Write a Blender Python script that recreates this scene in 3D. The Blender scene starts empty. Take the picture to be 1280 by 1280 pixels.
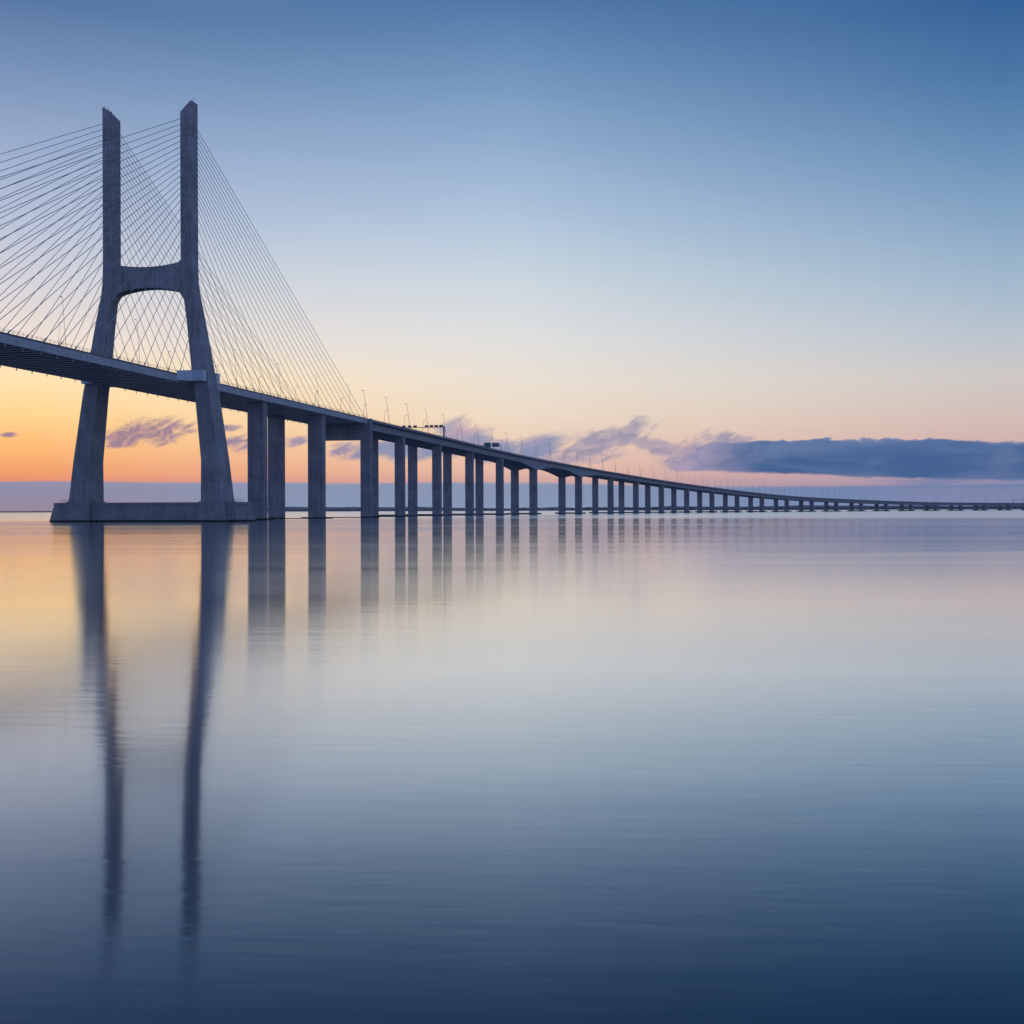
import bpy, math, random
from mathutils import Vector
R = random.Random(4)
sc = bpy.context.scene
COL = sc.collection

# ------------------------------------------------------------------ materials
def srgb(r, g, b):
    f = lambda c: ((c/255+.055)/1.055)**2.4 if c > 10 else c/255/12.92
    return (f(r), f(g), f(b), 1)

class NT:
    """small helper around a node tree"""
    def __init__(s, tree): s.t = tree; s.n = tree.nodes; s.l = tree.links
    def node(s, typ, **kw):
        n = s.n.new(typ)
        for k, v in kw.items(): setattr(n, k, v)
        return n
    def put(s, sock, v):
        if isinstance(v, bpy.types.NodeSocket): s.l.new(v, sock)
        elif v is not None: sock.default_value = v
    def m(s, op, a, b=None, c=None, clamp=False):
        n = s.node('ShaderNodeMath', operation=op, use_clamp=clamp)
        s.put(n.inputs[0], a); s.put(n.inputs[1], b)
        if c is not None: s.put(n.inputs[2], c)
        return n.outputs[0]
    def mix(s, f, a, b, mode='MIX'):
        n = s.node('ShaderNodeMix', data_type='RGBA', blend_type=mode)
        s.put(n.inputs[0], f); s.put(n.inputs[6], a); s.put(n.inputs[7], b)
        return n.outputs[2]
    def mapr(s, v, a, b, c=0., d=1., smooth=True):
        n = s.node('ShaderNodeMapRange', interpolation_type='SMOOTHSTEP' if smooth else 'LINEAR')
        for i, q in enumerate((v, a, b, c, d)): s.put(n.inputs[i], q)
        return n.outputs[0]
    def ramp(s, v, stops, interp='LINEAR'):
        n = s.node('ShaderNodeValToRGB'); cr = n.color_ramp; cr.interpolation = interp
        while len(cr.elements) < len(stops): cr.elements.new(.5)
        for e, (p, c) in zip(cr.elements, stops): e.position = p; e.color = c
        s.put(n.inputs[0], v); return n.outputs[0]
    def xyz(s, x, y, z):
        n = s.node('ShaderNodeCombineXYZ')
        for i, q in enumerate((x, y, z)): s.put(n.inputs[i], q)
        return n.outputs[0]
    def noise(s, vec, scale=1., detail=4., rough=.55, dist=0.):
        n = s.node('ShaderNodeTexNoise'); s.put(n.inputs['Vector'], vec)
        s.put(n.inputs['Scale'], scale); s.put(n.inputs['Detail'], detail)
        s.put(n.inputs['Roughness'], rough); s.put(n.inputs['Distortion'], dist)
        return n.outputs[0]

def new_mat(name):
    m = bpy.data.materials.new(name); m.use_nodes = True
    t = NT(m.node_tree); return m, t, t.n['Principled BSDF']

def concrete(name, base, var=.35, lift=3.6, wet=True, rough=.85):
    """board-marked concrete: pour joints, vertical rain streaks, blotches, dark tide band at the waterline"""
    m, t, b = new_mat(name)
    g = t.node('ShaderNodeNewGeometry')
    sp = t.node('ShaderNodeSeparateXYZ'); t.l.new(g.outputs['Position'], sp.inputs[0])
    x, y, z = sp.outputs
    h = t.m('ADD', t.m('MULTIPLY', x, .77), t.m('MULTIPLY', y, .64))
    streak = t.noise(t.xyz(t.m('MULTIPLY', x, 1.6), t.m('MULTIPLY', y, 1.6), t.m('MULTIPLY', z, .07)), 1., 5, .6)
    blotch = t.noise(t.xyz(x, y, z), .16, 5, .6)
    lot = t.node('ShaderNodeTexWhiteNoise', noise_dimensions='1D')
    t.put(lot.inputs['W'], t.m('FLOOR', t.m('DIVIDE', z, lift)))
    band = lot.outputs[0]
    fr = t.m('FRACT', t.m('DIVIDE', z, lift))
    joint = t.mapr(t.m('ABSOLUTE', t.m('SUBTRACT', fr, .5)), .455, .495)
    board = t.m('FRACT', t.m('MULTIPLY', h, 1.1))
    bj = t.mapr(t.m('ABSOLUTE', t.m('SUBTRACT', board, .5)), .42, .5)
    f = t.m('ADD', t.m('MULTIPLY', t.m('SUBTRACT', streak, .5), 1.5), t.m('MULTIPLY', t.m('SUBTRACT', blotch, .5), 1.1))
    f = t.m('ADD', f, t.m('MULTIPLY', t.m('SUBTRACT', band, .5), .12))
    f = t.m('SUBTRACT', f, t.m('MULTIPLY', joint, .26))
    f = t.m('SUBTRACT', f, t.m('MULTIPLY', bj, .18))
    k = t.m('ADD', 1., t.m('MULTIPLY', f, var*2), clamp=False)
    k = t.m('MAXIMUM', k, .35)
    vm = t.node('ShaderNodeVectorMath', operation='SCALE')
    vm.inputs[0].default_value = base; t.put(vm.inputs['Scale'], k)
    c = vm.outputs[0]
    if wet:
        edge = t.m('ADD', .75, t.m('MULTIPLY', t.m('SUBTRACT', streak, .5), 1.2))
        wetf = t.m('SUBTRACT', 1., t.mapr(z, t.m('SUBTRACT', edge, .25), edge))
        c = t.mix(wetf, c, (.012, .014, .014, 1))
    t.l.new(c, b.inputs['Base Color'])
    b.inputs['Roughness'].default_value = rough
    b.inputs['Specular IOR Level'].default_value = .3
    bp = t.node('ShaderNodeBump'); bp.inputs['Strength'].default_value = .35; bp.inputs['Distance'].default_value = .12
    t.l.new(f, bp.inputs['Height']); t.l.new(bp.outputs[0], b.inputs['Normal'])
    return m

def plain(name, col, rough=.6, metal=0., var=.25, scale=.8):
    m, t, b = new_mat(name)
    g = t.node('ShaderNodeNewGeometry')
    n = t.noise(g.outputs['Position'], scale, 4, .6)
    k = t.m('ADD', 1-var, t.m('MULTIPLY', n, 2*var))
    vm = t.node('ShaderNodeVectorMath', operation='SCALE'); vm.inputs[0].default_value = col; t.put(vm.inputs['Scale'], k)
    t.l.new(vm.outputs[0], b.inputs['Base Color'])
    b.inputs['Roughness'].default_value = rough; b.inputs['Metallic'].default_value = metal
    return m

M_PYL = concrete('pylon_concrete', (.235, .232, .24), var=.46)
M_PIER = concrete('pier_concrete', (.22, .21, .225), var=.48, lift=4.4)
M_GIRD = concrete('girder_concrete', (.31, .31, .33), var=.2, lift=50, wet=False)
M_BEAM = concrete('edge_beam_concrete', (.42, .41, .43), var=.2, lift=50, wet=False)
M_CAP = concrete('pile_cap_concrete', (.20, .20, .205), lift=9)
M_WING = plain('pale_painted_panel', (.42, .47, .52), .5, 0, .18, .5)
M_STEEL = plain('dark_weathered_steel', (.07, .06, .055), .6)
M_FLB = plain('floor_beam_shaded', (.14,.12,.115), .6, 0, .2)  # web toned darker than its flange, shade put into the colour
M_FLANGE = plain('flange_lit', (.72,.66,.64), .5, 0, .15)  # pale colour stands in for light bounced up under the deck
M_BARR = plain('barrier_steel', (.085, .085, .095), .55, 0, .3)
M_RAIL = plain('galvanised_rail', (.2, .2, .21), .45, .4)
M_CABLE = plain('cable_sheath', (.24, .26, .29), .45, 0, .1)
M_ROAD = plain('asphalt', (.05, .05, .052), .85, 0, .3)
M_POST = plain('lamp_post_steel', (.10, .10, .11), .5, .3)
M_HEAD = plain('lamp_housing', (.32, .32, .32), .5)
M_SIGN = plain('sign_panel_teal', (.05, .13, .13), .5)
M_SIGN2 = plain('sign_panel_grey', (.12, .13, .15), .5)
M_SIGNAL = plain('signal_box', (.03, .03, .034), .5)
M_LAND = plain('far_land', (.035, .045, .03), .9, 0, .4, .02)
M_TREE = plain('far_foliage', (.03, .045, .02), .9, 0, .5, .05)

# ------------------------------------------------------------------ mesh builder
class MB:
    def __init__(s): s.v = []; s.f = []
    def poly(s, pts, faces):
        o = len(s.v); s.v += [tuple(p) for p in pts]; s.f += [tuple(i+o for i in f) for f in faces]
    def hexa(s, p):   # 8 corners: bottom loop 0-3, top loop 4-7
        s.poly(p, [(3,2,1,0),(4,5,6,7),(0,1,5,4),(1,2,6,5),(2,3,7,6),(3,0,4,7)])
    def box(s, fr, w0, w1, t0, t1, z0, z1):
        """box in a frame fr(t, w, z) -> world"""
        s.hexa([fr(t0,w0,z0),fr(t0,w1,z0),fr(t1,w1,z0),fr(t1,w0,z0),fr(t0,w0,z1),fr(t0,w1,z1),fr(t1,w1,z1),fr(t1,w0,z1)])
    def loft(s, loops, caps=True):
        n = len(loops[0]); o = len(s.v)
        for L in loops: s.v += [tuple(p) for p in L]
        for i in range(len(loops)-1):
            for k in range(n):
                a = o+i*n+k; b = o+i*n+(k+1) % n
                s.f.append((a, b, b+n, a+n))
        if caps:
            s.f.append(tuple(o+k for k in reversed(range(n))))
            s.f.append(tuple(o+(len(loops)-1)*n+k for k in range(n)))
    def tube(s, a, b, r, n=6, r2=None):
        a = Vector(a); b = Vector(b); d = (b-a).normalized()
        u = d.cross(Vector((0,0,1)));
        if u.length < 1e-4: u = Vector((1,0,0))
        u.normalize(); w = d.cross(u); r2 = r if r2 is None else r2
        s.loft([[a+(u*math.cos(q)+w*math.sin(q))*r for q in [2*math.pi*k/n for k in range(n)]],
                [b+(u*math.cos(q)+w*math.sin(q))*r2 for q in [2*math.pi*k/n for k in range(n)]]])
    def build(s, name, mat, parent=None, smooth=False):
        me = bpy.data.meshes.new(name); me.from_pydata(s.v, [], s.f); me.update()
        import bmesh
        bm = bmesh.new(); bm.from_mesh(me); bmesh.ops.recalc_face_normals(bm, faces=bm.faces); bm.to_mesh(me); bm.free()
        if smooth:
            for p in me.polygons: p.use_smooth = True
        me.materials.append(mat)
        o = bpy.data.objects.new(name, me); COL.objects.link(o)
        if parent: o.parent = parent; o.matrix_parent_inverse = parent_inv(parent)
        return o
def parent_inv(p):
    return world_mat(p).inverted()
def world_mat(p):
    m = p.matrix_basis.copy()
    if p.parent: m = world_mat(p.parent) @ p.matrix_parent_inverse @ m
    return m
def tag(o, label=None, cat=None, group=None, kind=None):
    if label: o['label'] = label
    if cat: o['category'] = cat
    if group: o['group'] = group
    if kind: o['kind'] = kind
    return o
def empty(name, loc=(0,0,0), rz=0., parent=None):
    o = bpy.data.objects.new(name, None); COL.objects.link(o)
    if parent: o.parent = parent
    o.location = loc; o.rotation_euler = (0,0,rz); o.empty_display_size = 2
    return o

# ------------------------------------------------------------------ bridge alignment (metres, measured from the shore where the camera stands)
X0, Y0, PHI = -129.467, 439.449, .195
SP = [80.463,78.206,77.386,76.982,90.347,131.166,99.076,79.411,79.548,79.277,78.789,78.569,78.194,78.21,78.435,78.307,78.641,78.994,79.438,79.5,78.852,78.196,77.758,78.6,78.6,78.6,78.6]
DH = [.008,.016,.024,.030,.036,.039,.041,.041,.041,.039,.038,.036,.035,.034,.033,.033,.032,.030,.029,.027,.026,.025,.025,.024,.022,.02,.02]
END = 204.6
def hd(a): return (math.sin(a), math.cos(a))
NODES = [(END, X0+END*hd(PHI)[0], Y0+END*hd(PHI)[1], PHI)]
for L, d in zip(SP, DH):
    s0, x, y, a = NODES[-1]; a += d; NODES.append((s0+L, x+L*hd(a)[0], y+L*hd(a)[1], a))
# smooth the axis: cubic Hermite through the nodes with averaged headings
TAN = [PHI]+[(NODES[i][3]+NODES[i+1][3])/2 for i in range(1, len(NODES)-1)]+[NODES[-1][3]]
def axis(s):
    if s <= END: return X0+s*hd(PHI)[0], Y0+s*hd(PHI)[1], PHI
    for i in range(len(NODES)-1):
        a, b = NODES[i], NODES[i+1]
        if s <= b[0] or i == len(NODES)-2:
            L = b[0]-a[0]; k = (s-a[0])/L
            h00 = 2*k**3-3*k*k+1; h10 = k**3-2*k*k+k; h01 = -2*k**3+3*k*k; h11 = k**3-k*k
            t0, t1 = hd(TAN[i]), hd(TAN[i+1])
            x = h00*a[1]+h10*L*t0[0]+h01*b[1]+h11*L*t1[0]; y = h00*a[2]+h10*L*t0[1]+h01*b[2]+h11*L*t1[1]
            return x, y, TAN[i]*(1-k)+TAN[i+1]*k
def P(s, w, z):          # point on the curved alignment: station, offset (+ = side of the camera), height
    x, y, a = axis(s); return (x+w*math.cos(a), y-w*math.sin(a), z)
def frame(s0):           # straight local frame at a station
    x, y, a = axis(s0); c, n = math.cos(a), math.sin(a)
    return lambda t, w, z: (x+t*n+w*c, y+t*c-w*n, z)
ZP = [(-300,52),(0,52.05),(200,51.9),(273,51.6),(332,51.3),(402,50.6),(478,49.3),(525,48.2),(595,46.8),(679,45.1),(763,43.1),(851,41.0),(939,38.2),(1010,35.8),(1096,32.6),(1184,29.4),(1270,26.1),(1358,23.0),(1446,20.6),(1568,18.4),(1655,17.0),(1744,15.6),(1831,14.5),(1920,14.0),(2123,13.5),(2600,13.3)]
def ztop(s):             # top of the outer barrier
    for (a, u), (b, v) in zip(ZP, ZP[1:]):
        if s <= b:
            return u+(v-u)*(s-a)/(b-a)
    return ZP[-1][1]
def zs(s):               # smoothed
    return sum(ztop(s+d) for d in (-45,-30,-15,0,15,30,45))/7
ZD = lambda s: zs(s)-.95 # road surface

# ------------------------------------------------------------------ cable-stayed bridge
bridge = tag(empty('cable_stayed_bridge', P(0,0,0), -PHI), 'concrete cable-stayed bridge with H-shaped twin-leg pylon and fans of stay cables', 'bridge')
F0 = frame(0)
pylon = empty('pylon', (0,0,0), 0, bridge)
# leg profile: z, inner offset, outer offset, half length along the road
LEG = [(-3,21.5,30.7,6.1),(7.2,21.45,29.75,5.3),(7.6,21.4,29.6,5.2),(21.7,21.3,28.0,4.75),(46.6,18.6,24.4,4.1),(53,17.5,23.1,3.9),(71,15.4,19.9,3.35),(82,13.75,17.75,3.0),(86,13.25,17.35,2.9),(92,12.95,17.2,2.85),(110,12.9,17.2,2.8),(130,12.9,17.2,2.8)]
def cham(w0, w1, l, c=.28):
    return [(-l,w0+c),(-l,w1-c),(-l+c,w1),(l-c,w1),(l,w1-c),(l,w0+c),(l-c,w0),(-l+c,w0)]
for sg in (1, -1):
    mb = MB(); loops = []
    for z, a, b, l in LEG: loops.append([F0(t, sg*w, z) for t, w in cham(a, b, l)])
    # sloping top, highest at the outer edge
    loops.append([F0(t, sg*w, 145.2+(w-12.9)/4.3*4.1) for t, w in cham(12.9, 17.2, 2.8)])
    mb.loft(loops)
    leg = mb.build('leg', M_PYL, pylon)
    # service recess line down the road-ward face and anchor sockets
    mk = MB()
    for i in range(24):
        pass
# crossbeam with rounded haunches
mb = MB(); loops = []
N = 40
for i in range(N+1):
    q = -1+2*i/N; w = 14.2*q; aw = abs(w)
    cr = lambda d, r: (r-math.sqrt(max(0, r*r-(r-d)**2))) if d < r else 0
    up = 91.0+.0085*aw*aw + cr(max(0, 13.1-aw), 1.6)*.9
    dn = 83.5-.012*aw*aw - cr(max(0, 13.6-aw), 2.4)*.85
    l = 2.45
    loops.append([F0(-l, w, dn), F0(-l, w, up), F0(l, w, up), F0(l, w, dn)])
mb.loft(loops); mb.build('cross_beam', M_PYL, pylon)
# pile cap with bevelled prows
def prow(a, b, l): return [(-l,-a),(-l,a),(-l*.32,b),(l*.32,b),(l,a),(l,-a),(l*.32,-b),(-l*.32,-b)]
mb = MB()
mb.loft([[F0(t,w,-3) for t,w in prow(35.4,39.9,5.6)],[F0(t,w,0) for t,w in prow(35.0,39.4,5.3)],[F0(t,w,6.1) for t,w in prow(34.0,37.5,4.5)],[F0(t,w,6.12) for t,w in prow(34.3,37.8,4.8)],[F0(t,w,6.9) for t,w in prow(34.2,37.6,4.7)]])
mb.build('plinth', M_CAP, pylon)
for sg in (1,-1):
    mb = MB()
    mb.loft([[F0(t,sg*w,-3) for t,w in cham(20.3,32.0,8.2,.4)],[F0(t,sg*w,7.25) for t,w in cham(20.9,30.2,5.9,.4)]])
    mb.build('leg_footing', M_CAP, pylon)
for w0 in (-33.6,33.6):
    mb = MB()
    for k in range(7):
        t = -4+8*k/6; mb.tube(F0(t,w0,6.9),F0(t,w0,8.0),.04,4)
    mb.tube(F0(-4,w0,8.0),F0(4,w0,8.0),.04,4); mb.tube(F0(-4,w0,7.45),F0(4,w0,7.45),.03,4)
    mb.build('railing', M_RAIL, pylon)
# antennas on the far leg, rod on the near one
for k in range(5):
    mb = MB()
    t = -2.2+.9*(k % 3); w = -16.3+k*.75; z = 145.2+(-w-12.9)/4.3*4.1
    mb.tube(F0(t,w,z-.3),F0(t,w,z+1.0+.4*(k%2)),.06,5)
    mb.box(F0,w-.1,w+.1,t-.1,t+.1,z+.5,z+.95)
    mb.build('antenna', M_STEEL, pylon)
mb = MB(); mb.tube(F0(0,16.8,148.5),F0(0,16.8,151.2),.05,5); mb.build('lightning_rod', M_STEEL, pylon)
# pale bracket panels where the deck meets each leg
for sg in (1,-1):
    for e in (1,-1):
        mb = MB()
        lp = [(-11*e,15.45),(-7*e,19.5),(-7*e,23.3),(-4.2*e,23.3),(-4.2*e,15.45)]
        mb.loft([[F0(t,sg*w,49.4) for t,w in lp],[F0(t,sg*w,53.2-(.5 if abs(t)>10 else 0)) for t,w in lp]])
        for k in range(1,4):
            z = 49.4+k*.95
            mb.box(F0, sg*19.4, sg*23.36, -7.05*e, -6.9*e, z-.06, z+.06)
        mb.build('deck_bracket', M_WING, pylon)

# deck
S0 = -214.
def sweep(mb, s0, s1, ds, sec, caps=True):
    n = max(1, int(round((s1-s0)/ds))); loops = []
    for i in range(n+1):
        s = s0+(s1-s0)*i/n; loops.append([P(s, w, z) for w, z in sec(s)])
    mb.loft(loops, caps)
mb = MB(); sweep(mb, S0, END-.6, 10, lambda s: [(-14.4,50.72),(14.4,50.72),(14.4,ZD(s)),(-14.4,ZD(s))]); mb.build('road_slab', M_GIRD, bridge)
mb = MB(); sweep(mb, S0, END+.3, 20, lambda s: [(-13.6,ZD(s)+.004),(13.6,ZD(s)+.004),(13.6,ZD(s)+.05),(-13.6,ZD(s)+.05)]); mb.build('road_surface', M_ROAD, bridge)
for sg in (1,-1):
    mb = MB(); sweep(mb, S0, END-.6, 10, lambda s: [(sg*14.4,48.85),(sg*15.3,48.85),(sg*15.4,49.0),(sg*15.4,ZD(s)+.12),(sg*14.4,ZD(s)+.12)])
    k = -23.5
    for i in range(-24, 25):   # stay anchor blocks under the beam
        if i == 0: continue
        t = i*8.42
        mb.tube(P(t, sg*14.75, 48.9), P(t+.25*(1 if t>0 else -1), sg*14.75, 48.0), .16, 6)
    mb.build('edge_beam', M_BEAM, bridge)
    mb = MB(); sweep(mb, S0, END-.6, 10, lambda s: [(sg*14.55,ZD(s)+.1),(sg*15.0,ZD(s)+.1),(sg*14.9,ZD(s)+.85),(sg*14.65,ZD(s)+.85)]); mb.build('barrier', M_BARR, bridge)
    mb = MB()
    for z in (1.25, 1.7):
        sweep(mb, S0, END-1, 15, lambda s, z=z: [(sg*15.2,ZD(s)+z),(sg*15.26,ZD(s)+z),(sg*15.26,ZD(s)+z+.06),(sg*15.2,ZD(s)+z+.06)])
    s = S0
    while s < END-1:
        mb.box(lambda a,b,c: P(a,b,c), sg*15.2, sg*15.27, s-.04, s+.04, ZD(s), ZD(s)+1.75); s += 2.2
    mb.build('railing', M_RAIL, bridge)
fb = MB(); fb.box(lambda t,w,z:(w,t,z), -14.4,14.4,-.09,.09,49.2,50.73);
fl = MB(); fl.box(lambda t,w,z:(w,t,z), -14.4,14.4,-.45,.45,49.0,49.2)
fb0 = None; s = S0+1.5
while s < END-3:
    o = fb.build('floor_beam', M_FLB, None) if fb0 is None else fb0.copy()
    if fb0 is None:
        fb0 = o; fl0 = fl.build('flange', M_FLANGE, None); f2 = fl0
    else:
        COL.objects.link(o); f2 = fl0.copy(); COL.objects.link(f2)
    f2.parent = o
    o.parent = bridge; o.location = (0, s, 0); s += 4.42
# stay cables, twenty-four in each of the four fans that reach the camera's view
def zanchor(i):   # i = 0 lowest/innermost ... 23 topmost/outermost
    k = 23-i
    z = 143.4-1.93*min(k, 13)
    for q in range(14, k+1): z -= 1.93+.33*(q-13)**1.25
    return z
for sg in (1,-1):
    for e in (-1,1):
        for i in range(24):
            z = zanchor(i); t = (i+1)*8.42*e
            wl = 15.05 if z > 90 else 15.05+(90-z)*.13
            mb = MB(); a = F0(e*(2.7 if z > 90 else 2.9), sg*wl, z); b = P(t, sg*15.0, ZD(t)+.2)
            mb.tube(a, b, .098, 6)
            # flared sleeve at the deck and at the tower
            va, vb = Vector(a), Vector(b); d = (va-vb).normalized()
            mb.tube(vb, vb+d*2.6, .22, 6, .17); mb.tube(va, va-d*1.8, .2, 6, .15)
            mb.build('stay_cable', M_CABLE, bridge)

def column(mb, s0, w, wid, lng, z0, z1, c=.35):
    f = frame(s0)
    mb.loft([[f(t, w+u, z) for t, u in cham(-wid/2, wid/2, lng/2, c)] for z in (z0, z1)])
# side-span piers
for s0, D in ((72.,20.3),(142.6,20.3)):
    for sg in (1,-1):
        mb = MB(); column(mb, s0, sg*D/2, 7.3, 4.2, -3, 49.0)
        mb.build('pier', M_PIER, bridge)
    mb = MB(); f = frame(s0)
    mb.loft([[f(t,w,z) for t,w in prow(15.5,17.5,4.0)] for z in (-3,.3)]); mb.build('pile_cap', M_CAP, bridge)
for sg in (1,-1):
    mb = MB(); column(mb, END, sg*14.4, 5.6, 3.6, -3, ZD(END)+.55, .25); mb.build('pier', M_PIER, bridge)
mb = MB(); f = frame(END); mb.box(f,-11.62,11.62,-1.5,1.5,40.4,50.0); mb.build('cross_head', M_PIER, bridge)
mb = MB(); mb.loft([[f(t,w,z) for t,w in prow(19,21,4.2)] for z in (-3,.4)]); mb.build('pile_cap', M_CAP, bridge)

# ------------------------------------------------------------------ viaduct
via = tag(empty('approach_viaduct', P(END,0,0)), 'long curving concrete viaduct on paired columns running from the cable-stayed span to the horizon', 'viaduct')
LAST = NODES[-1][0]
HP = (NODES[5][0], NODES[6][0])
def depth(s):
    D = 4.0
    for hp in HP:
        k = max(0., 1-abs(s-hp)/56.); D = max(D, 4.0+4.6*k**1.7)
    return D
for sg in (1,-1):
    wc = sg*8.2
    def sec(s):
        z = ZD(s); D = depth(s); bw = 3.1
        return [(wc-7.1,z),(wc+7.1,z),(wc+7.2,z-.1),(wc+7.2,z-.42),(wc+4.2,z-.85),(wc+bw,z-D),(wc-bw,z-D),(wc-4.2,z-.85),(wc-7.2,z-.42),(wc-7.2,z-.1)]
    mb = MB(); sweep(mb, END+1.95, LAST, 6.5, sec); mb.build('girder', M_GIRD, via)
    mb = MB(); sweep(mb, END+1.95, LAST, 13, lambda s: [(wc-6.5,ZD(s)+.004),(wc+6.5,ZD(s)+.004),(wc+6.5,ZD(s)+.05),(wc-6.5,ZD(s)+.05)]); mb.build('road_surface', M_ROAD, via)
    mb = MB(); o = sg*15.2
    sweep(mb, END+1.9, LAST, 13, lambda s: [(o-sg*.45,ZD(s)+.004),(o-sg*.02,ZD(s)+.004),(o-sg*.1,ZD(s)+.8),(o-sg*.3,ZD(s)+.8)]); mb.build('barrier', M_BARR, via)
    mb = MB()
    sweep(mb, END+1.9, LAST, 13, lambda s: [(o+.0,ZD(s)+1.05),(o+sg*.08,ZD(s)+1.05),(o+sg*.08,ZD(s)+1.13),(o,ZD(s)+1.13)])
    s = END+2
    while s < 1500:
        mb.box(lambda a,b,c: P(a,b,c), o, o+sg*.07, s-.04, s+.04, ZD(s), ZD(s)+1.1); s += 3.9
    mb.build('railing', M_RAIL, via)
    mb = MB(); o2 = sg*1.4
    sweep(mb, END+1.9, LAST, 13, lambda s: [(o2-.3,ZD(s)+.06),(o2+.3,ZD(s)+.06),(o2+.1,ZD(s)+.85),(o2-.1,ZD(s)+.85)]); mb.build('median_barrier', M_BARR, via)
for i, nd in enumerate(NODES[1:]):
    s0 = nd[0]; zt = ZD(s0)-depth(s0)+(.5 if i in (4,5) else .15)
    for sg in (1,-1):
        mb = MB()
        wid, lng = (6.2, 3.9) if i in (4,5) else (5.7, 3.5)
        column(mb, s0, sg*8.23, wid, lng, -3, zt+.05)
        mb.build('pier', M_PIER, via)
    mb = MB(); f = frame(s0)
    mb.loft([[f(t,w,z) for t,w in prow(12.6,14.8,4.6)] for z in (-3,1.35)]); mb.build('pile_cap', M_CAP, via)

# ------------------------------------------------------------------ lamp posts
ORD = ['','first','second','third','fourth','fifth','sixth','seventh','eighth','ninth','tenth','eleventh','twelfth','thirteenth','fourteenth','fifteenth','sixteenth','seventeenth','eighteenth','nineteenth']
TENS = ['','','twenty','thirty','forty','fifty','sixty']; TTH = ['','','twentieth','thirtieth','fortieth','fiftieth','sixtieth']
def ordinal(n):
    if n < 20: return ORD[n]
    return TTH[n//10] if n % 10 == 0 else TENS[n//10]+'-'+ORD[n % 10]
def make_lamp():
    r = empty('lamp_post')
    mb = MB(); mb.tube((0,0,0),(-2.0,0,15.2),.125,8,.075); mb.build('pole', M_POST, r)
    mb = MB(); mb.tube((-1.99,0,15.2),(-3.1,0,15.45),.05,6); mb.tube((-2.0,0,15.1),(-2.0,0,15.6),.1,6); mb.build('arm', M_POST, r)
    mb = MB()
    mb.loft([[(x,y*k,15.5+z*k) for y,z in ((-.2,-.08),(.2,-.08),(.17,.1),(-.17,.1))] for x,k in ((-2.5,.6),(-2.7,1),(-3.3,1.05),(-3.7,.5))])
    mb.build('lamp_head', M_HEAD, r)
    mb = MB(); mb.box(lambda t,w,z:(w,t,z), -.25,.25,-.25,.25,0,.5); mb.build('base_box', M_POST, r)
    return r
proto = make_lamp(); used = False
def put_lamp(s, sg, label, group):
    global used
    r = proto if not used else proto.copy()
    if used:
        COL.objects.link(r)
        for ch in proto.children:
            c = ch.copy(); COL.objects.link(c); c.parent = r
    used = True
    x, y, a = axis(s); w = sg*15.55 if s > END+3 else sg*14.75
    p = P(s, sg*15.0, ZD(s)+.05); r.location = p; r.rotation_euler = (0,0,-a+(math.pi if sg < 0 else 0))
    if s < END-3: r.scale = (.55, .55, 1.)
    tag(r, label, 'lamp post', group)
    return r
st = []
s = END+.0
while s < LAST-20: st.append(s); s += 39.45
side = {1:'near', -1:'far'}
protoset = []
for sg in (1,-1):
    for k, s in enumerate(st):
        protoset.append((s, sg, '%s lamp post on the %s viaduct edge, counted away from the stay cables' % (ordinal(k+1), side[sg]), 'lamp posts along the viaduct'))
cs = [178.,132.,86.,41.,-36.,-80.,-124.]
for sg in (1,-1):
    for k, s in enumerate(cs):
        where = 'right of the pylon' if s > 0 else 'left of the pylon'
        n = (k if s < 0 else 5-k) - (3 if s < 0 else 1)
        protoset.append((s, sg, '%s lamp post %s, %s deck edge' % (ordinal(n), where, side[sg]), 'lamp posts among the stay cables'))
for a in protoset: put_lamp(*a)

# ------------------------------------------------------------------ gantries
def gantry(name, s0, h, label, cat, panels, post=.5):
    r = empty(name, P(s0,0,ZD(s0)), -axis(s0)[2])
    F = frame(s0); z0 = ZD(s0)
    for sg in (1,-1):
        mb = MB(); mb.box(F, sg*14.6-post/2, sg*14.6+post/2, -post/2, post/2, z0+.05, z0+h+.3); mb.build('post', M_SIGN2, r)
    mb = MB()
    for t in (-.35,.35):
        for z in (h-.45, h):
            mb.box(F, -14.34, 14.34, t-.07, t+.07, z0+z-.07, z0+z+.07)
    for k in range(24):
        w = -14.2+k*1.18
        for t in (-.35,.35): mb.tube(F(t,w,z0+h-.45 if k%2 else z0+h),F(t,w+1.18,z0+h if k%2 else z0+h-.45),.05,4)
    mb.build('truss', M_SIGNAL, r)
    for nm, m, w0, w1, a, b in panels:
        mb = MB(); mb.box(F, w0, w1, -.75, -.45, z0+a, z0+b)
        mb.box(F, w0-.06, w1+.06, -.452, -.37, z0+a-.06, z0+b+.06)
        mb.build(nm, m, r)
    tag(r, label, cat); return r
sig = [('signal_box', M_SIGNAL, w-1.15, w+1.15, 7.4, 8.5) for w in (-12.2,-8.4,-4.6,3.2,6.4,9.6,12.8)]
gantry('signal_gantry', 358., 7.3, 'grey gantry across the viaduct topped by a row of small dark signal boxes', 'gantry', sig, .9)
gantry('sign_gantry', 500., 5.0, 'gantry over the viaduct carrying two large rectangular road sign panels', 'gantry',
       [('sign_panel', M_SIGN, 1.5, 6.7, 3.2, 7.0), ('sign_panel', M_SIGN2, 7.8, 13.2, 3.6, 6.6)], .35)
gantry('signal_gantry', 2152., 7.0, 'small distant gantry over the far end of the viaduct at the right edge', 'gantry', [('signal_box', M_SIGNAL, w-.75, w+.75, 7.0, 8.1) for w in (-9,-5,5,9)], .7)

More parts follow.
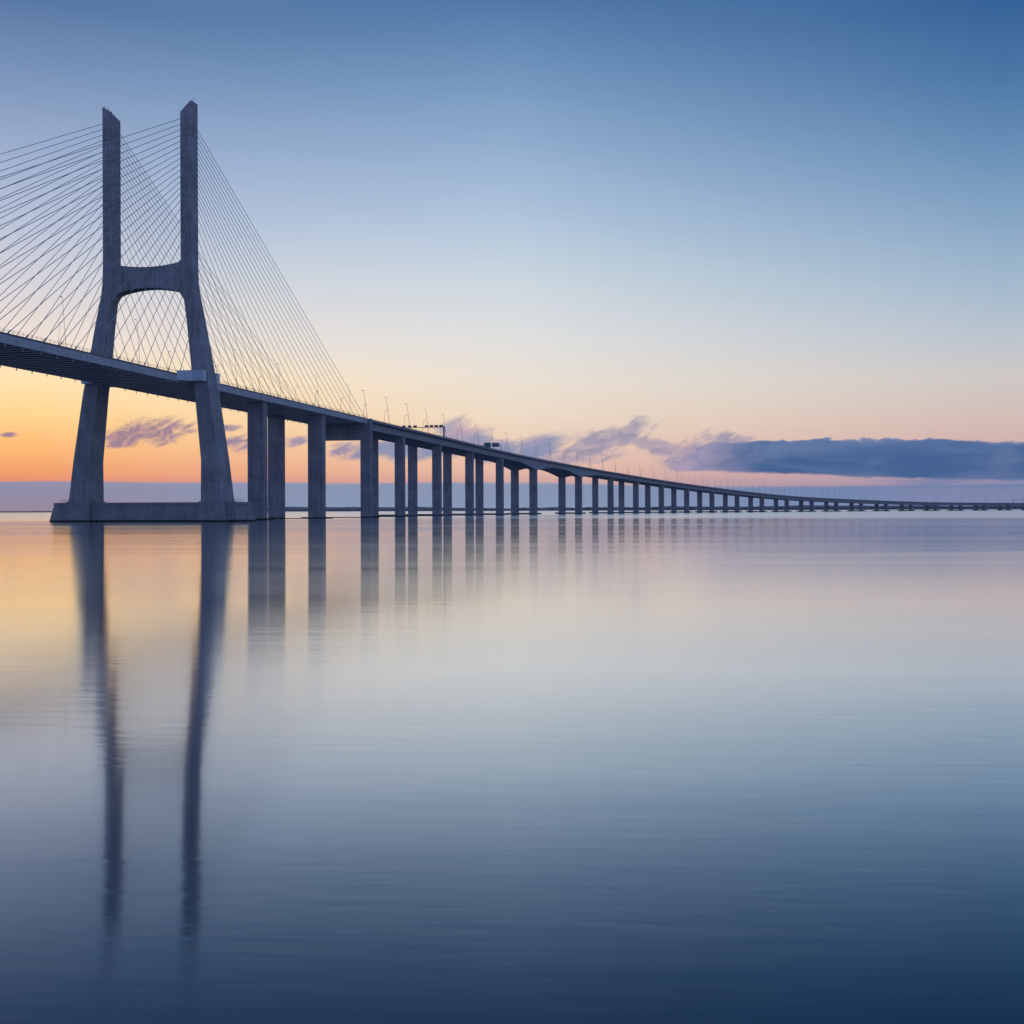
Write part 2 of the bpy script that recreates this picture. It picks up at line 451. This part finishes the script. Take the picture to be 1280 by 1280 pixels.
# ------------------------------------------------------------------ water
WX = 9600
me = MB(); me.poly([(-WX,-1200,0),(WX,-1200,0),(WX,WX,0),(-WX,WX,0)], [(0,1,2,3)])
m, t, b = new_mat('calm_estuary_water')
g = t.node('ShaderNodeNewGeometry'); sp = t.node('ShaderNodeSeparateXYZ'); t.l.new(g.outputs['Position'], sp.inputs[0])
x, y, z = sp.outputs
dist = t.m('SQRT', t.m('ADD', t.m('MULTIPLY', x, x), t.m('MULTIPLY', y, y)))
yr = t.m('ADD', y, t.m('MULTIPLY', x, .05))
def nz(sx, sy, det=3, r=.5, o=0.):
    return t.m('SUBTRACT', t.noise(t.xyz(t.m('MULTIPLY', x, sx), t.m('MULTIPLY', yr, sy), o), 1., det, r), .5)
patch = t.mapr(nz(.012, .05, 3, .55, 3.), -.12, .16)
fine = nz(.7, 2.8, 2, .5, 1.)
mid = nz(.07, .55, 3, .55, 2.)
lines = nz(.0014, .006, 10, .5, 8.)
h = t.m('ADD', t.m('MULTIPLY', t.m('MULTIPLY', fine, t.mapr(dist, 50, 220, .0034, .0004)), t.m('ADD', .3, patch)), t.m('MULTIPLY', mid, t.mapr(dist, 80, 400, .006, .002)))
h = t.m('ADD', h, t.m('MULTIPLY', lines, t.mapr(dist, 30, 150, .15, .95)))
bp = t.node('ShaderNodeBump'); bp.inputs['Strength'].default_value = 1.; bp.inputs['Distance'].default_value = 1.
t.l.new(h, bp.inputs['Height'])
t.n.remove(b)
gl = t.node('ShaderNodeBsdfAnisotropic', distribution='MULTI_GGX')
gl.inputs['Color'].default_value = (.95, .985, 1, 1)
streaky = t.mapr(nz(.0016, .012, 9, .72, 11.), -.15, .2)
far_rough = t.mapr(t.m('ADD', dist, t.m('MULTIPLY', nz(.003, .004, 3, .5, 4.), 260.)), 470, 640, 0., .075)
t.l.new(t.m('ADD', t.m('ADD', t.mapr(dist, 40, 260, .074, .050), t.m('MULTIPLY', patch, .010)), t.m('ADD', t.m('MULTIPLY', streaky, .03), far_rough)), gl.inputs['Roughness'])
gl.inputs['Anisotropy'].default_value = .5
t.l.new(t.xyz(1., 0., 0.), gl.inputs['Tangent']); t.l.new(bp.outputs[0], gl.inputs['Normal'])
df = t.node('ShaderNodeBsdfDiffuse'); df.inputs['Color'].default_value = (.001, .032, .056, 1)
fr = t.node('ShaderNodeFresnel'); fr.inputs['IOR'].default_value = 1.33
mx = t.node('ShaderNodeMixShader'); t.l.new(t.ramp(fr.outputs[0], [(0,(0,0,0,1)),(.02,(.03,.03,.03,1)),(.11,(.175,.175,.175,1)),(.28,(.62,.62,.62,1)),(.46,(.89,.89,.89,1)),(.82,(.99,.99,.99,1)),(1,(1,1,1,1))]), mx.inputs[0])
t.l.new(df.outputs[0], mx.inputs[1]); t.l.new(gl.outputs[0], mx.inputs[2])
t.l.new(mx.outputs[0], t.n['Material Output'].inputs['Surface'])
water = me.build('water', m); tag(water, kind='structure')

# ------------------------------------------------------------------ far shore
def shore(name, x0, x1, yb, hmin, hmax, dep, seed, mat, kind, scale):
    r = random.Random(seed); mb = MB(); n = int((x1-x0)/scale)
    hs = []; hh = 0
    ph = [r.uniform(0,6.28) for _ in range(6)]
    for i in range(n+1):
        x = x0+(x1-x0)*i/n
        q = sum(math.sin(x*(.0011*1.9**k)+ph[k])/(1.3**k) for k in range(6))/2.6
        hs.append(max(1.2, hmin+(hmax-hmin)*(.5+.5*q)+r.uniform(-1,1)*(hmax-hmin)*.12))
    loops = []
    for i in range(n+1):
        x = x0+(x1-x0)*i/n; yy = yb+180*math.sin(x*.0006+ph[0]); H = hs[i]
        H *= .3+.7*min(1, max(0, (x/yb+.30)/.12))
        loops.append([(x,yy,-1),(x,yy+4,H*.55),(x,yy+dep*.3,H),(x,yy+dep*.7,H*.95),(x,yy+dep,-1)])
    mb.loft(loops); o = mb.build(name, mat); tag(o, kind=kind); return o
shore('far_shore', -3600, 4200, 5400, 3, 13, 500, 11, M_LAND, 'structure', 45)
o = shore('far_shore', -4600, 5400, 8200, 14, 34, 900, 5, M_LAND, 'structure', 90)
# belt of trees along the right part of the far shore: crowns too many and too small to count
mb = MB(); r = random.Random(8)
for k in range(520):
    x = r.uniform(300, 2600) if r.random() < .75 else r.uniform(-1100, 2600)
    y = 4950+r.uniform(-60,120); rad = r.uniform(5,11); h = r.uniform(6,13)
    rings = []
    for (zz, kk) in ((0,.5),(.25,.95),(.6,1.0),(.85,.65),(1.,.2)):
        rings.append([(x+math.cos(q*1.0472)*rad*kk*r.uniform(.75,1.2), y+math.sin(q*1.0472)*rad*kk*r.uniform(.75,1.2), .5+h*zz*r.uniform(.92,1.08)) for q in range(6)])
    mb.loft(rings)
o = mb.build('tree_belt', M_TREE); tag(o, 'dark belt of distant trees along the far shore under the viaduct', 'trees', kind='stuff')
mb = MB(); mb.loft([[(x,4930,-1),(x,4936,1.3),(x,5100,1.4),(x,5110,-1)] for x in (-2900,0,3600)]); tag(mb.build('shore_bank', M_LAND), kind='structure')

# ------------------------------------------------------------------ haze
HAZE = 5e-5
mb = MB(); mb.box(lambda t,w,z:(w,t,z), -9800, 9800, -1400, 9800, -4, 175)
hm = bpy.data.materials.new('morning_haze'); hm.use_nodes = True; ht = NT(hm.node_tree); ht.n.remove(ht.n['Principled BSDF'])
pv = ht.node('ShaderNodeVolumePrincipled'); pv.inputs['Density'].default_value = HAZE; pv.inputs['Color'].default_value = (.80,.88,1,1)
ht.l.new(pv.outputs[0], ht.n['Material Output'].inputs['Volume'])
if HAZE > 0: tag(mb.build('haze', hm), kind='stuff')

# ------------------------------------------------------------------ sky
W = bpy.data.worlds.new('World'); sc.world = W; W.use_nodes = True
t = NT(W.node_tree); bg = t.n['Background']
tc = t.node('ShaderNodeTexCoord'); sp = t.node('ShaderNodeSeparateXYZ'); t.l.new(tc.outputs['Generated'], sp.inputs[0])
x, y, z = sp.outputs
hz = t.m('SQRT', t.m('ADD', t.m('MULTIPLY', x, x), t.m('MULTIPLY', y, y)))
el = t.m('DIVIDE', z, t.m('MAXIMUM', hz, .001))          # tangent of the elevation
az = t.m('ARCTAN2', x, y)                                # azimuth, 0 straight ahead, + to the right
F = 1530.
def A(px): return math.atan((px-640)/F)
def Ee(py, px=640): return (639.5-.0033*px-py)/F*math.cos(A(px))
def stops(px, lst):
    o = sorted([(Ee(yy, px)/.6, srgb(*c)) for yy, c in lst]); return [(min(1, max(0, p)), c) for p, c in o]
left = stops(40, [(0,(88,120,164)),(90,(122,148,187)),(180,(155,173,205)),(270,(182,192,214)),(350,(210,208,214)),(420,(234,218,206)),(470,(252,222,172)),(520,(255,208,134)),(560,(254,184,104)),(590,(250,160,88)),(603,(246,146,92))])
cent = stops(640, [(0,(80,120,168)),(90,(114,150,190)),(180,(147,175,208)),(270,(175,195,218)),(350,(200,211,219)),(420,(218,218,216)),(470,(228,218,205)),(520,(232,213,190)),(560,(233,200,174)),(590,(233,186,160)),(603,(222,172,155))])
rite = stops(1250, [(0,(52,98,152)),(90,(74,118,166)),(180,(102,142,182)),(270,(132,163,194)),(350,(158,180,200)),(420,(182,190,200)),(470,(200,194,190)),(520,(206,184,175)),(550,(208,174,166)),(590,(190,160,170)),(603,(170,150,172))])
ef = t.m('DIVIDE', el, .6, clamp=True)
cl = t.ramp(ef, left); cc = t.ramp(ef, cent); cr_ = t.ramp(ef, rite)
a1 = t.mapr(az, A(40), A(640), 0, 1, False); a2 = t.mapr(az, A(640), A(1250), 0, 1, False)
sky = t.mix(a2, t.mix(a1, cl, cc), cr_)
def over(base, mask, col): return t.mix(mask, base, col)
# low bank of haze lying on the horizon
wob = t.m('SUBTRACT', t.noise(t.xyz(t.m('MULTIPLY', az, 9), t.m('MULTIPLY', el, 60), 0.), 1., 3, .5), .5)
btop = t.mapr(az, A(560), A(980), Ee(603,500), Ee(608,980))
btop = t.m('ADD', btop, t.m('MULTIPLY', wob, .0040))
bank = t.m('SUBTRACT', 1., t.mapr(el, t.m('SUBTRACT', btop, .0014), t.m('ADD', btop, .0012)))
rightfade = t.mapr(az, A(1020), A(1200), 1., .75)
bc = t.mix(t.mapr(az, A(60), A(420)), srgb(154,148,168), srgb(146,157,180))
bc = t.mix(t.mapr(az, A(600), A(1200)), bc, srgb(112,132,172))
bcl = t.mix(t.mapr(az, A(60), A(420)), srgb(166,142,152), srgb(146,160,184))
bcl = t.mix(t.mapr(az, A(600), A(1200)), bcl, srgb(120,140,178))
bc = t.mix(t.mapr(el, .0, .02), bcl, bc)
sky = over(sky, t.m('MULTIPLY', bank, rightfade), bc)
# clouds: envelopes in azimuth and elevation, torn by streaky noise
ca, sa = math.cos(.42), math.sin(.42)
ua = t.m('ADD', t.m('MULTIPLY', az, ca), t.m('MULTIPLY', el, sa)); va = t.m('SUBTRACT', t.m('MULTIPLY', el, ca), t.m('MULTIPLY', az, sa))
str1 = t.noise(t.xyz(t.m('MULTIPLY', ua, 26), t.m('MULTIPLY', va, 95), 4.), 1., 6, .55, .6)
lump0 = t.noise(t.xyz(t.m('MULTIPLY', ua, 70), t.m('MULTIPLY', va, 130), 3.), 1., 6, .62, .8)
puff = t.noise(t.xyz(t.m('MULTIPLY', az, 45), t.m('MULTIPLY', el, 90), 1.), 1., 6, .55, .3)
def blob(px, py, rx, ry, slope=0.):
    dx = t.m('DIVIDE', t.m('SUBTRACT', az, A(px)), rx/F)
    e = t.m('SUBTRACT', el, Ee(py, px))
    if slope: e = t.m('SUBTRACT', e, t.m('MULTIPLY', t.m('SUBTRACT', az, A(px)), slope))
    dy = t.m('DIVIDE', e, ry/F)
    q = t.m('ADD', t.m('MULTIPLY', dx, dx), t.m('MULTIPLY', dy, dy))
    return t.m('POWER', 2.718, t.m('MULTIPLY', q, -1.))
def union(bs):
    a = bs[0]
    for q in bs[1:]: a = t.m('MAXIMUM', a, q)
    return a
def cmask(env, noise, lo=.62, hi=.98, k=1.15):
    return t.mapr(t.m('ADD', env, t.m('MULTIPLY', t.m('SUBTRACT', noise, .5), k)), lo, hi)
warm = union([blob(190,541,52,20,.16), blob(160,554,26,9,.1), blob(228,535,22,8), blob(300,556,34,13), blob(285,535,20,5), blob(8,543,16,4), blob(372,550,22,8,.2), blob(436,562,32,13)])
mw = t.m('MULTIPLY', cmask(warm, t.m('ADD', t.m('MULTIPLY', str1, .65), t.m('MULTIPLY', lump0, .35)), .28, .95, 2.5), t.mapr(warm, .02, .2))
sky = over(sky, t.m('MULTIPLY', mw, t.mapr(lump0, .35, .6, .55, .95)), t.mix(t.mapr(az, A(180), A(420)), srgb(150,120,140), srgb(138,132,164)))
blue = union([blob(505,562,62,17), blob(566,548,34,30,.3), blob(610,560,70,24,-.25), blob(672,560,46,22,.35)])
mbm = cmask(blue, t.m('ADD', t.m('MULTIPLY', str1, .6), t.m('MULTIPLY', puff, .4)), .32, .9, 1.9); mbm = t.m('MULTIPLY', mbm, t.mapr(blue, .02, .2))
sky = over(sky, t.m('MULTIPLY', mbm, .95), t.mix(t.m('MULTIPLY', t.mapr(el, Ee(575), Ee(530)), t.mapr(puff, .35, .6)), srgb(124,138,172), srgb(182,158,172)))
lav = union([blob(742,560,60,23,.28), blob(782,545,26,18,.6), blob(830,558,50,11,-.15), blob(715,574,60,10), blob(862,566,40,20), blob(905,552,34,14), blob(838,562,34,12)])
ml = t.m('MULTIPLY', cmask(lav, t.m('ADD', t.m('MULTIPLY', str1, .65), t.m('MULTIPLY', lump0, .35)), .30, .85, 2.5), t.mapr(lav, .02, .2))
sky = over(sky, t.m('MULTIPLY', ml, .85), t.mix(t.mapr(puff, .35, .65), srgb(132,132,162), srgb(178,158,170)))
# long slab of cloud on the right
topn = t.m('SUBTRACT', t.noise(t.xyz(t.m('MULTIPLY', az, 46), t.m('MULTIPLY', el, 60), 7.), 1., 8, .66, .35), .5)
stp = t.m('ADD', t.mapr(az, A(830), A(900), Ee(575,860), Ee(552,900)), t.m('MULTIPLY', topn, .0125))
stp = t.m('SUBTRACT', stp, t.mapr(az, A(1120), A(1290), 0, .0045))
sbt = t.m('ADD', t.mapr(az, A(830), A(1280), Ee(589,840), Ee(600,1280)), t.m('MULTIPLY', t.m('SUBTRACT', puff, .5), .005))
up = t.m('SUBTRACT', 1., t.mapr(t.m('ADD', el, t.m('MULTIPLY', t.m('SUBTRACT', puff, .5), .006)), t.m('SUBTRACT', stp, .0008), t.m('ADD', stp, .0006)))
lo = t.mapr(el, t.m('SUBTRACT', sbt, .0012), t.m('ADD', sbt, .0016))
lft = t.mapr(t.m('ADD', az, t.m('MULTIPLY', t.m('SUBTRACT', puff, .5), .05)), A(822), A(850))
slab = t.m('MULTIPLY', t.m('MULTIPLY', up, lo), lft)
sc_c = t.mix(t.mapr(el, Ee(578,1000), Ee(548,1000)), srgb(58,90,136), srgb(88,112,154))
lump = t.noise(t.xyz(t.m('MULTIPLY', az, 17), t.m('MULTIPLY', el, 75), 9.), 1., 8, .6, .4)
sc_c = t.mix(t.m('MULTIPLY', t.mapr(lump, .42, .68), .38), sc_c, srgb(120,134,164))
sc_c = t.mix(t.m('MULTIPLY', t.mapr(lump, .50, .30), .3), sc_c, srgb(54,86,132))
# rim of the cloud catching the last warm light
sc_c = t.mix(t.m('MULTIPLY', t.mapr(el, t.m('SUBTRACT', stp, .0028), stp), t.m('MULTIPLY', t.mapr(lump, .4, .6), .35)), sc_c, srgb(186,172,186))
sc_c = t.mix(t.mapr(t.m('ADD', az, t.m('MULTIPLY', t.m('SUBTRACT', puff, .5), .10)), A(960), A(850)), sc_c, t.mix(t.mapr(puff, .35, .65), srgb(132,132,166), srgb(184,160,176)))
sky = over(sky, slab, sc_c)
# thin lower layer right
low = t.m('MULTIPLY', t.mapr(az, A(1040), A(1180)), t.mapr(t.noise(t.xyz(t.m('MULTIPLY', az, 10), t.m('MULTIPLY', el, 220), 2.), 1., 3, .5), .35, .6))
low = t.m('MULTIPLY', low, t.m('MULTIPLY', t.mapr(el, Ee(612,1200), Ee(606,1200)), t.m('SUBTRACT', 1., t.mapr(el, Ee(600,1200), Ee(594,1200)))))
sky = over(sky, t.m('MULTIPLY', low, .7), srgb(100,122,168))
# the half of the sky behind the camera: dull pre-sunrise blue
back = t.m('MAXIMUM', t.mapr(az, 1.0, 2.4), t.mapr(t.m('MULTIPLY', az, -1.), .8, 1.9))
bsky = t.ramp(ef, [(0, srgb(186,192,232)), (.15, srgb(170,188,238)), (.5, srgb(136,166,232)), (1, srgb(92,130,200))])
sky = t.mix(back, sky, bsky)
zen = t.mapr(z, .42, .85); sky = t.mix(zen, sky, srgb(60,90,146))
nish = t.node('ShaderNodeTexSky', sky_type='NISHITA'); nish.sun_disc = False
SUN_EL, SUN_AZ = math.radians(1.2), math.radians(-34)
nish.sun_elevation = SUN_EL; nish.sun_rotation = SUN_AZ
# light lost on the way through the haze is made up for where the line of sight is longest
lift = t.mapr(el, 0., .30, 1.22, 1.0, False)
lift = t.m('MULTIPLY', lift, t.m('ADD', 1., t.m('MULTIPLY', t.m('MULTIPLY', t.mapr(az, .7, 1.7), t.mapr(az, 2.1, 2.9, 1., 0.)), .45)))  # added glow in the unseen right-hand sky, to lighten side faces
vb = t.node('ShaderNodeVectorMath', operation='SCALE'); t.l.new(sky, vb.inputs[0]); t.put(vb.inputs['Scale'], lift)
t.l.new(vb.outputs[0], bg.inputs['Color']); bg.inputs['Strength'].default_value = 1.

# ------------------------------------------------------------------ sun, about to rise beyond the left edge
sl = bpy.data.lights.new('sun', 'SUN'); sl.energy = .25; sl.angle = math.radians(4); sl.color = (1., .62, .36)
so = bpy.data.objects.new('sun', sl); COL.objects.link(so)
dv = Vector((math.sin(SUN_AZ)*math.cos(SUN_EL), math.cos(SUN_AZ)*math.cos(SUN_EL), math.sin(SUN_EL)))
so.rotation_euler = dv.to_track_quat('Z', 'Y').to_euler()

# ------------------------------------------------------------------ camera
cam = bpy.data.cameras.new('camera'); co = bpy.data.objects.new('camera', cam); COL.objects.link(co)
cam.sensor_width = 36; cam.lens = F/1280*36; cam.clip_start = .5; cam.clip_end = 60000
from mathutils import Matrix
co.matrix_world = Matrix.Translation((0,0,3.8)) @ Matrix.Rotation(math.pi/2-2.6/F, 4, 'X') @ Matrix.Rotation(-.0033, 4, 'Z')
sc.camera = co
vs = sc.view_settings; vs.view_transform = 'Standard'; vs.look = 'None'; vs.gamma = 1; vs.exposure = 0
